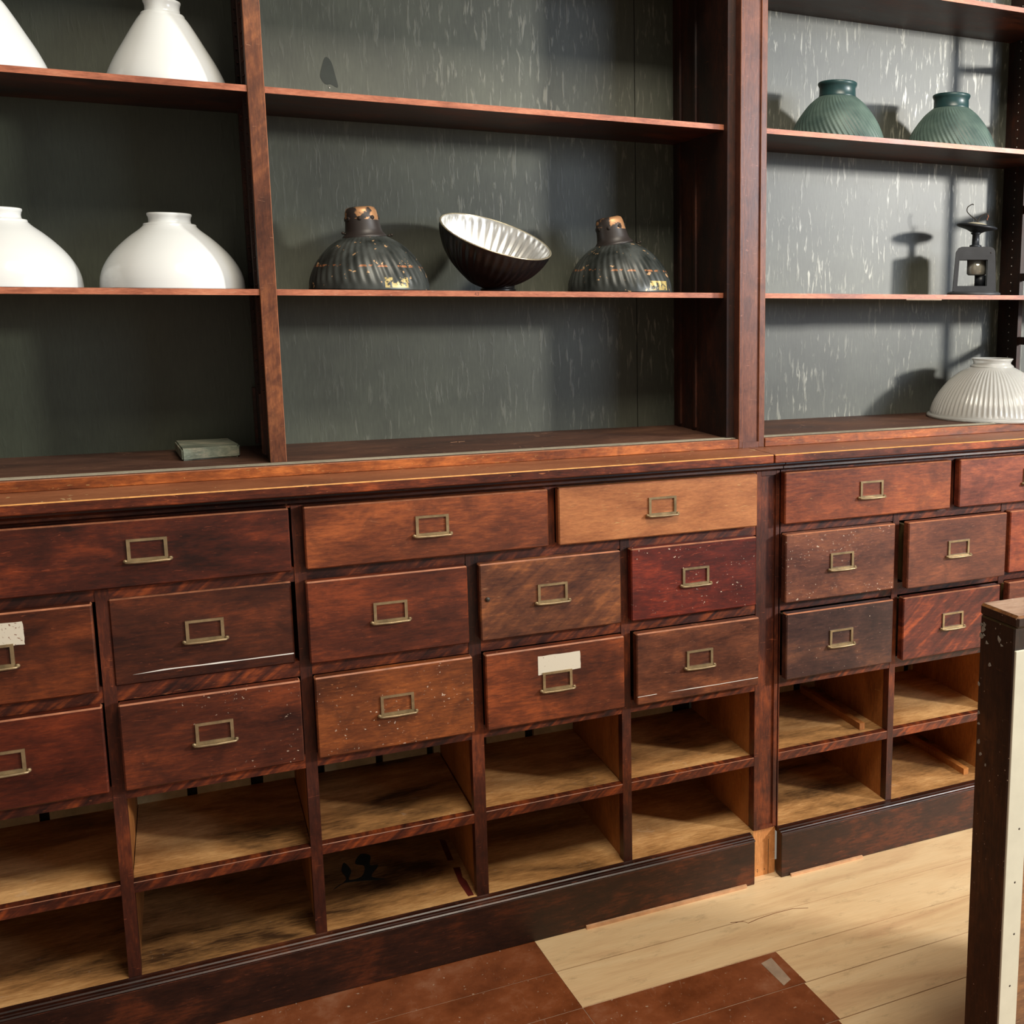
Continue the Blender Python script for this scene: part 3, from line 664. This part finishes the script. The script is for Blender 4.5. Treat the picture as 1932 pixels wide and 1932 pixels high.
# green swirl ribbed shades
n = N('green_glass_paint'); v = n.noise(n.mapping((1, 1, 1)), 12, 3)
n.base(n.ramp(v, [(0.35, lin((64, 84, 80))), (0.65, lin((98, 118, 110)))])); n.val(Roughness=0.5); M_green = n.m
M_greenrim = plain('dark_green_rim', (38, 66, 68), 0.35)
gp = spl([(.0985, 0), (.0965, .008), (.0915, .022), (.083, .040), (.071, .058), (.058, .074), (.046, .085), (.040, .0895)])
def fadeG(r, h): return min(1, max(0, (r - .042) / .012))
def green(loc, rot, label):
    root = thing('green_lamp_shade', label, 'lamp shade', loc, 'green swirl ribbed shades')
    b = MB(); b.lathe(gp, 448, ribs=56, amp=.011, twist=330, fade=fadeG)
    o = b.build('ribbed_dome', M_green); o.parent = root
    b = MB(); b.lathe([(.0405, .088), (.0378, .0925), (.0372, .108), (.0392, .1115), (.0405, .1145), (.0405, .1175), (.0385, .1192), (.0355, .1185), (.0340, .108), (.0340, .0900), (.036, .088)], 72, close=True)
    o = b.build('neck_rim', M_greenrim); o.parent = root; o['label'] = 'dark smooth green neck with rolled rim'
    root.rotation_euler = (0, 0, rot); return root
for loc, rot, lab in (((1.250, .213, zs2), 0.2, 'green swirl ribbed glass shade nearest the upper pilaster'), ((1.540, .213, zs2), 1.1, 'green swirl ribbed glass shade farther right on the upper shelf')):
    green(loc, rot, lab)

# clear prismatic shade
n = N('ribbed_clear_glass'); n.base((.93, .93, .90, 1)); n.val(Roughness=0.14, IOR=1.45); n.b.inputs['Transmission Weight'].default_value = 0.62
M_clear = n.m
cp = spl([(.139, .0075), (.136, .016), (.128, .038), (.115, .060), (.097, .082), (.076, .100), (.056, .112), (.047, .1165)])
def fadeC(r, h): return min(1, max(0, (h - .010) / .008)) * min(1, max(0, (.112 - h) / .006))
root = thing('glass_lamp_shade', 'large clear ribbed glass shade at the right picture edge, on the lowest board', 'lamp shade', (1.668, .196, zr))
b = MB(); b.lathe(cp + [(r - .003, h) for r, h in cp[::-1]], 360, ribs=72, amp=.012, fade=fadeC, close=True)
o = b.build('ribbed_bowl', M_clear); o.parent = root
b = MB(); b.lathe([(.139, .0005), (.1435, .0005), (.1455, .004), (.1435, .008), (.138, .009), (.136, .006)], 144, close=True)
o = b.build('rim_bead', M_clear); o.parent = root
b = MB(); b.lathe([(.0485, .1145), (.0495, .117), (.0470, .1200), (.0425, .1225), (.0425, .1265), (.0455, .131), (.0475, .1335), (.0465, .1355), (.0440, .1350), (.0395, .1265), (.0395, .1215), (.044, .1150)], 96, close=True)
o = b.build('neck_ring', M_clear); o.parent = root

# ------------------------------------------------------------------ lantern light fitting
root = thing('lantern_fixture', 'small grey metal lantern fitting with a disc canopy and loose wires on top', 'light fixture', (1.628, .222, zs1))
M_grey = plain('grey_painted_metal', (72, 74, 78), 0.5, 0.2, var=0.15)
M_dkgrey = plain('dark_grey_metal', (44, 48, 54), 0.42, 0.3, var=0.15)
b = MB(); b.lathe([(.0, 0), (.059, 0), (.060, .002), (.059, .005), (.052, .0075), (.0, .0075)], 64)
o = b.build('base_disc', M_grey); o.parent = root
A = Matrix.Rotation(math.radians(-36), 4, 'Z')
b = MB()
outer = [(-.047, .0075), (-.0435, .088), (-.0425, .097), (-.0385, .1035), (-.031, .1065), (.031, .1065), (.0385, .1035), (.0425, .097), (.0435, .088), (.047, .0075)]
# frame = outer minus window (built as four solid pieces)
for y0, y1 in ((-.030, .030),):
    b.prism([(-.0475, .0075), (-.0438, .078), (-.0350, .078), (-.0385, .0075)], y0, y1, 'y', mat=A)
    b.prism([(.0385, .0075), (.0250 + .0025, .078), (.0438, .078), (.0475, .0075)][:0] or [(.0270, .0075), (.0270, .078), (.0438, .078), (.0475, .0075)], y0, y1, 'y', mat=A)
    b.prism([(-.0385, .0075), (-.0378, .020), (.0270, .020), (.0270, .0075)], y0, y1, 'y', mat=A)
    b.prism([(-.0438, .078), (-.0425, .097), (-.0385, .1035), (-.031, .1065), (.031, .1065), (.0385, .1035), (.0425, .097), (.0438, .078)], y0, y1, 'y', mat=A)
b.lathe([(0, 0), (.0018, 0), (0, .0006)], 8, 1, mat=A @ Matrix.Translation((.033, -.030, .093)) @ Matrix.Rotation(math.radians(90), 4, 'X'))
o = b.build('housing', [M_grey, M_groove]); o.parent = root
b = MB(); b.lathe([(.0, .044), (.018, .044), (.0215, .047), (.0215, .079), (.0, .079)], 40, mat=A @ Matrix.Translation((.004, 0, 0)))
o = b.build('lamp_glass', plain('smoky_lamp_glass', (176, 172, 158), 0.15, 0.5, var=0.3, scale=40)); o.parent = root; o['label'] = 'shiny cylindrical glass'
b = MB(); b.lathe([(.0, .020), (.0125, .020), (.0125, .044), (.0, .044)], 32, mat=A @ Matrix.Translation((.013, 0, 0)))
o = b.build('lamp_socket', M_dkgrey); o.parent = root
b = MB(); b.lathe([(.0, .1065), (.0135, .1065), (.0135, .1105), (.0085, .1125), (.0078, .134), (.0110, .136), (.0115, .139), (.0, .139)], 32, mat=A)
o = b.build('stem', M_dkgrey); o.parent = root
T = A @ Matrix.Translation((0, 0, .139)) @ Matrix.Rotation(math.radians(6), 4, 'Y')
b = MB(); b.lathe([(.0, 0), (.012, 0), (.018, .003), (.024, .0055), (.042, .0098), (.0455, .0122), (.0455, .0145), (.040, .0170), (.0, .0172)], 64, mat=T)
o = b.build('canopy_disc', M_dkgrey); o.parent = root
b = MB(); b.lathe([(.0265, .0165), (.022, .0195), (.012, .0222), (.0, .0230)], 48, mat=T)
o = b.build('canopy_cap', plain('cream_enamel', (176, 170, 150), 0.35)); o.parent = root
mw = plain('cloth_wire', (58, 52, 46), 0.8); tp = T @ Vector((0, 0, .0225))
def wire(pts):
    out_ = []
    for i in range(len(pts) - 1):
        p0, p1, p2, p3 = pts[max(i - 1, 0)], pts[i], pts[i + 1], pts[min(i + 2, len(pts) - 1)]
        for j in range(5):
            t = j / 5
            out_.append(tuple(0.5 * (2 * p1[k] + (p2[k] - p0[k]) * t + (2 * p0[k] - 5 * p1[k] + 4 * p2[k] - p3[k]) * t * t + (3 * p1[k] - p0[k] - 3 * p2[k] + p3[k]) * t ** 3) for k in range(3)))
    return out_ + [pts[-1]]
cw = math.cos(math.radians(-36)); sw = math.sin(math.radians(-36))
def L(u, v): return (tp.x + u * cw, tp.y + u * sw, tp.z + v)
b = MB(); b.tube(wire([L(.002, -.002), L(-.003, .006), L(-.014, .014), L(-.0235, .024), L(-.0225, .034), L(-.013, .040), L(-.010, .0385)]), .0011, 8); o = b.build('wire', mw); o.parent = root
b = MB(); b.tube(wire([L(.001, -.002), L(.003, .009), L(.012, .017), L(.021, .0195), L(.022, .017)]), .0011, 8); b.tube(wire([L(.022, .017), L(.0235, .012), L(.021, .008), L(.022, .005)]), .0007, 6, 1); o = b.build('wire', [mw, plain('copper_strand', (176, 110, 80), 0.4, 0.6)]); o.parent = root

# ------------------------------------------------------------------ rough block
M_rock = wood('grey_green_flaking_paint', (84, 92, 80), (124, 130, 114), (182, 172, 150), axis='x', seed=7.1, rough=0.8, mott=30, deep=False)
b = MB(); b.prism([(-.0045, .180), (.040, .190), (.081, .198), (.084, .215), (.071, .309), (-.0145, .311)], zr, zr + .0195)
t = bmesh.new(); me_ = bpy.data.meshes.new('x'); b.bm.to_mesh(me_); t.from_mesh(me_); bpy.data.meshes.remove(me_)
bmesh.ops.bevel(t, geom=t.edges[:], offset=.0025, segments=2, affect='EDGES'); b2 = MB(); b2.merge(t); b.bm.free()
tag(b2.build('painted_block', M_rock), 'small flat block with flaking grey green paint lying on the bottom left board', 'block')

# ------------------------------------------------------------------ foreground frame
root = thing('wooden_stand', 'dark scuffed wooden stand end with white painted edge, right foreground', 'stand', (1.1, -.75, 0))
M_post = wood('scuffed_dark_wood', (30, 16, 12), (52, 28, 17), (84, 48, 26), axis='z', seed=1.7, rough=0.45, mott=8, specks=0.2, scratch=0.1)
M_posttop = wood('painted_gloss_top', (128, 96, 78), (176, 146, 126), (200, 176, 158), axis='x', seed=2.7, rough=0.35, mott=12, deep=False)  # pale colour stands in for glossy reflections on the top of the stand
b = MB(); b.box(.926, 1.60, -.7730, -.705, 0.0, .7350, 0, .0020, 1); b.build('end_post', [M_post, M_dside], root)
b = MB(); b.box(.9250, 1.62, -.779, -.7040, .7352, .7510, 0, .0030, 1)
b.box(.9285, 1.618, -.7755, -.7075, .7500, .7513, 2); b.build('top_board', [M_post, wood('worn_brown_edge', (90, 52, 30), (128, 80, 50), (160, 110, 78), seed=3, axis='x'), M_posttop], root)
M_white = plain('cream_white_paint', (196, 194, 176), 0.45, var=0.05)
b = MB(); b.box(.9264, .9570, -.7770, -.7732, 0, .7050, 0, .0008)
for x_, z_ in ((.943, .235), (.946, .31), (.943, .385), (.946, .46)): b.lathe([(0, 0), (.0016, 0), (0, .0006)], 10, 1, mat=Matrix.Translation((x_, -.7770, z_)) @ Matrix.Rotation(math.radians(90), 4, 'X'))
b.build('white_edge_board', [M_white, M_nail], root, 'cream white painted strip with small nails')
b = MB(); b.box(.9573, 1.59, -.7750, -.7732, 0, .7050, 0); b.build('front_board', wood('reddish_front_board', (104, 66, 46), (140, 92, 66), (160, 110, 80), seed=8, axis='x'), root)
# chipped white paint flecks on the post corner
M_fleck = plain('pale_chipped_paint', (150, 146, 136), 0.6)
b = MB(); rr = random.Random(4)
for (y, z_, s_) in ((-.7075, .722, .004), (-.711, .717, .005), (-.714, .724, .0035), (-.7085, .706, .005), (-.713, .709, .003), (-.7075, .640, .0035), (-.709, .600, .003), (-.744, .712, .0045), (-.749, .705, .003), (-.712, .560, .004), (-.727, .672, .0035), (-.716, .545, .003), (-.7275, .533, .002), (-.720, .700, .003), (-.710, .585, .003)):
    pts = [(y + s_ * rr.uniform(.5, 1) * math.cos(k * 1.05) * (1.2 if k % 2 else .8), z_ + s_ * rr.uniform(.4, 1.3) * math.sin(k * 1.05)) for k in range(6)]
    b.prism(pts, .9256, .9265, 'x')
b.build('chipped_paint', M_fleck, root, kind='stuff')
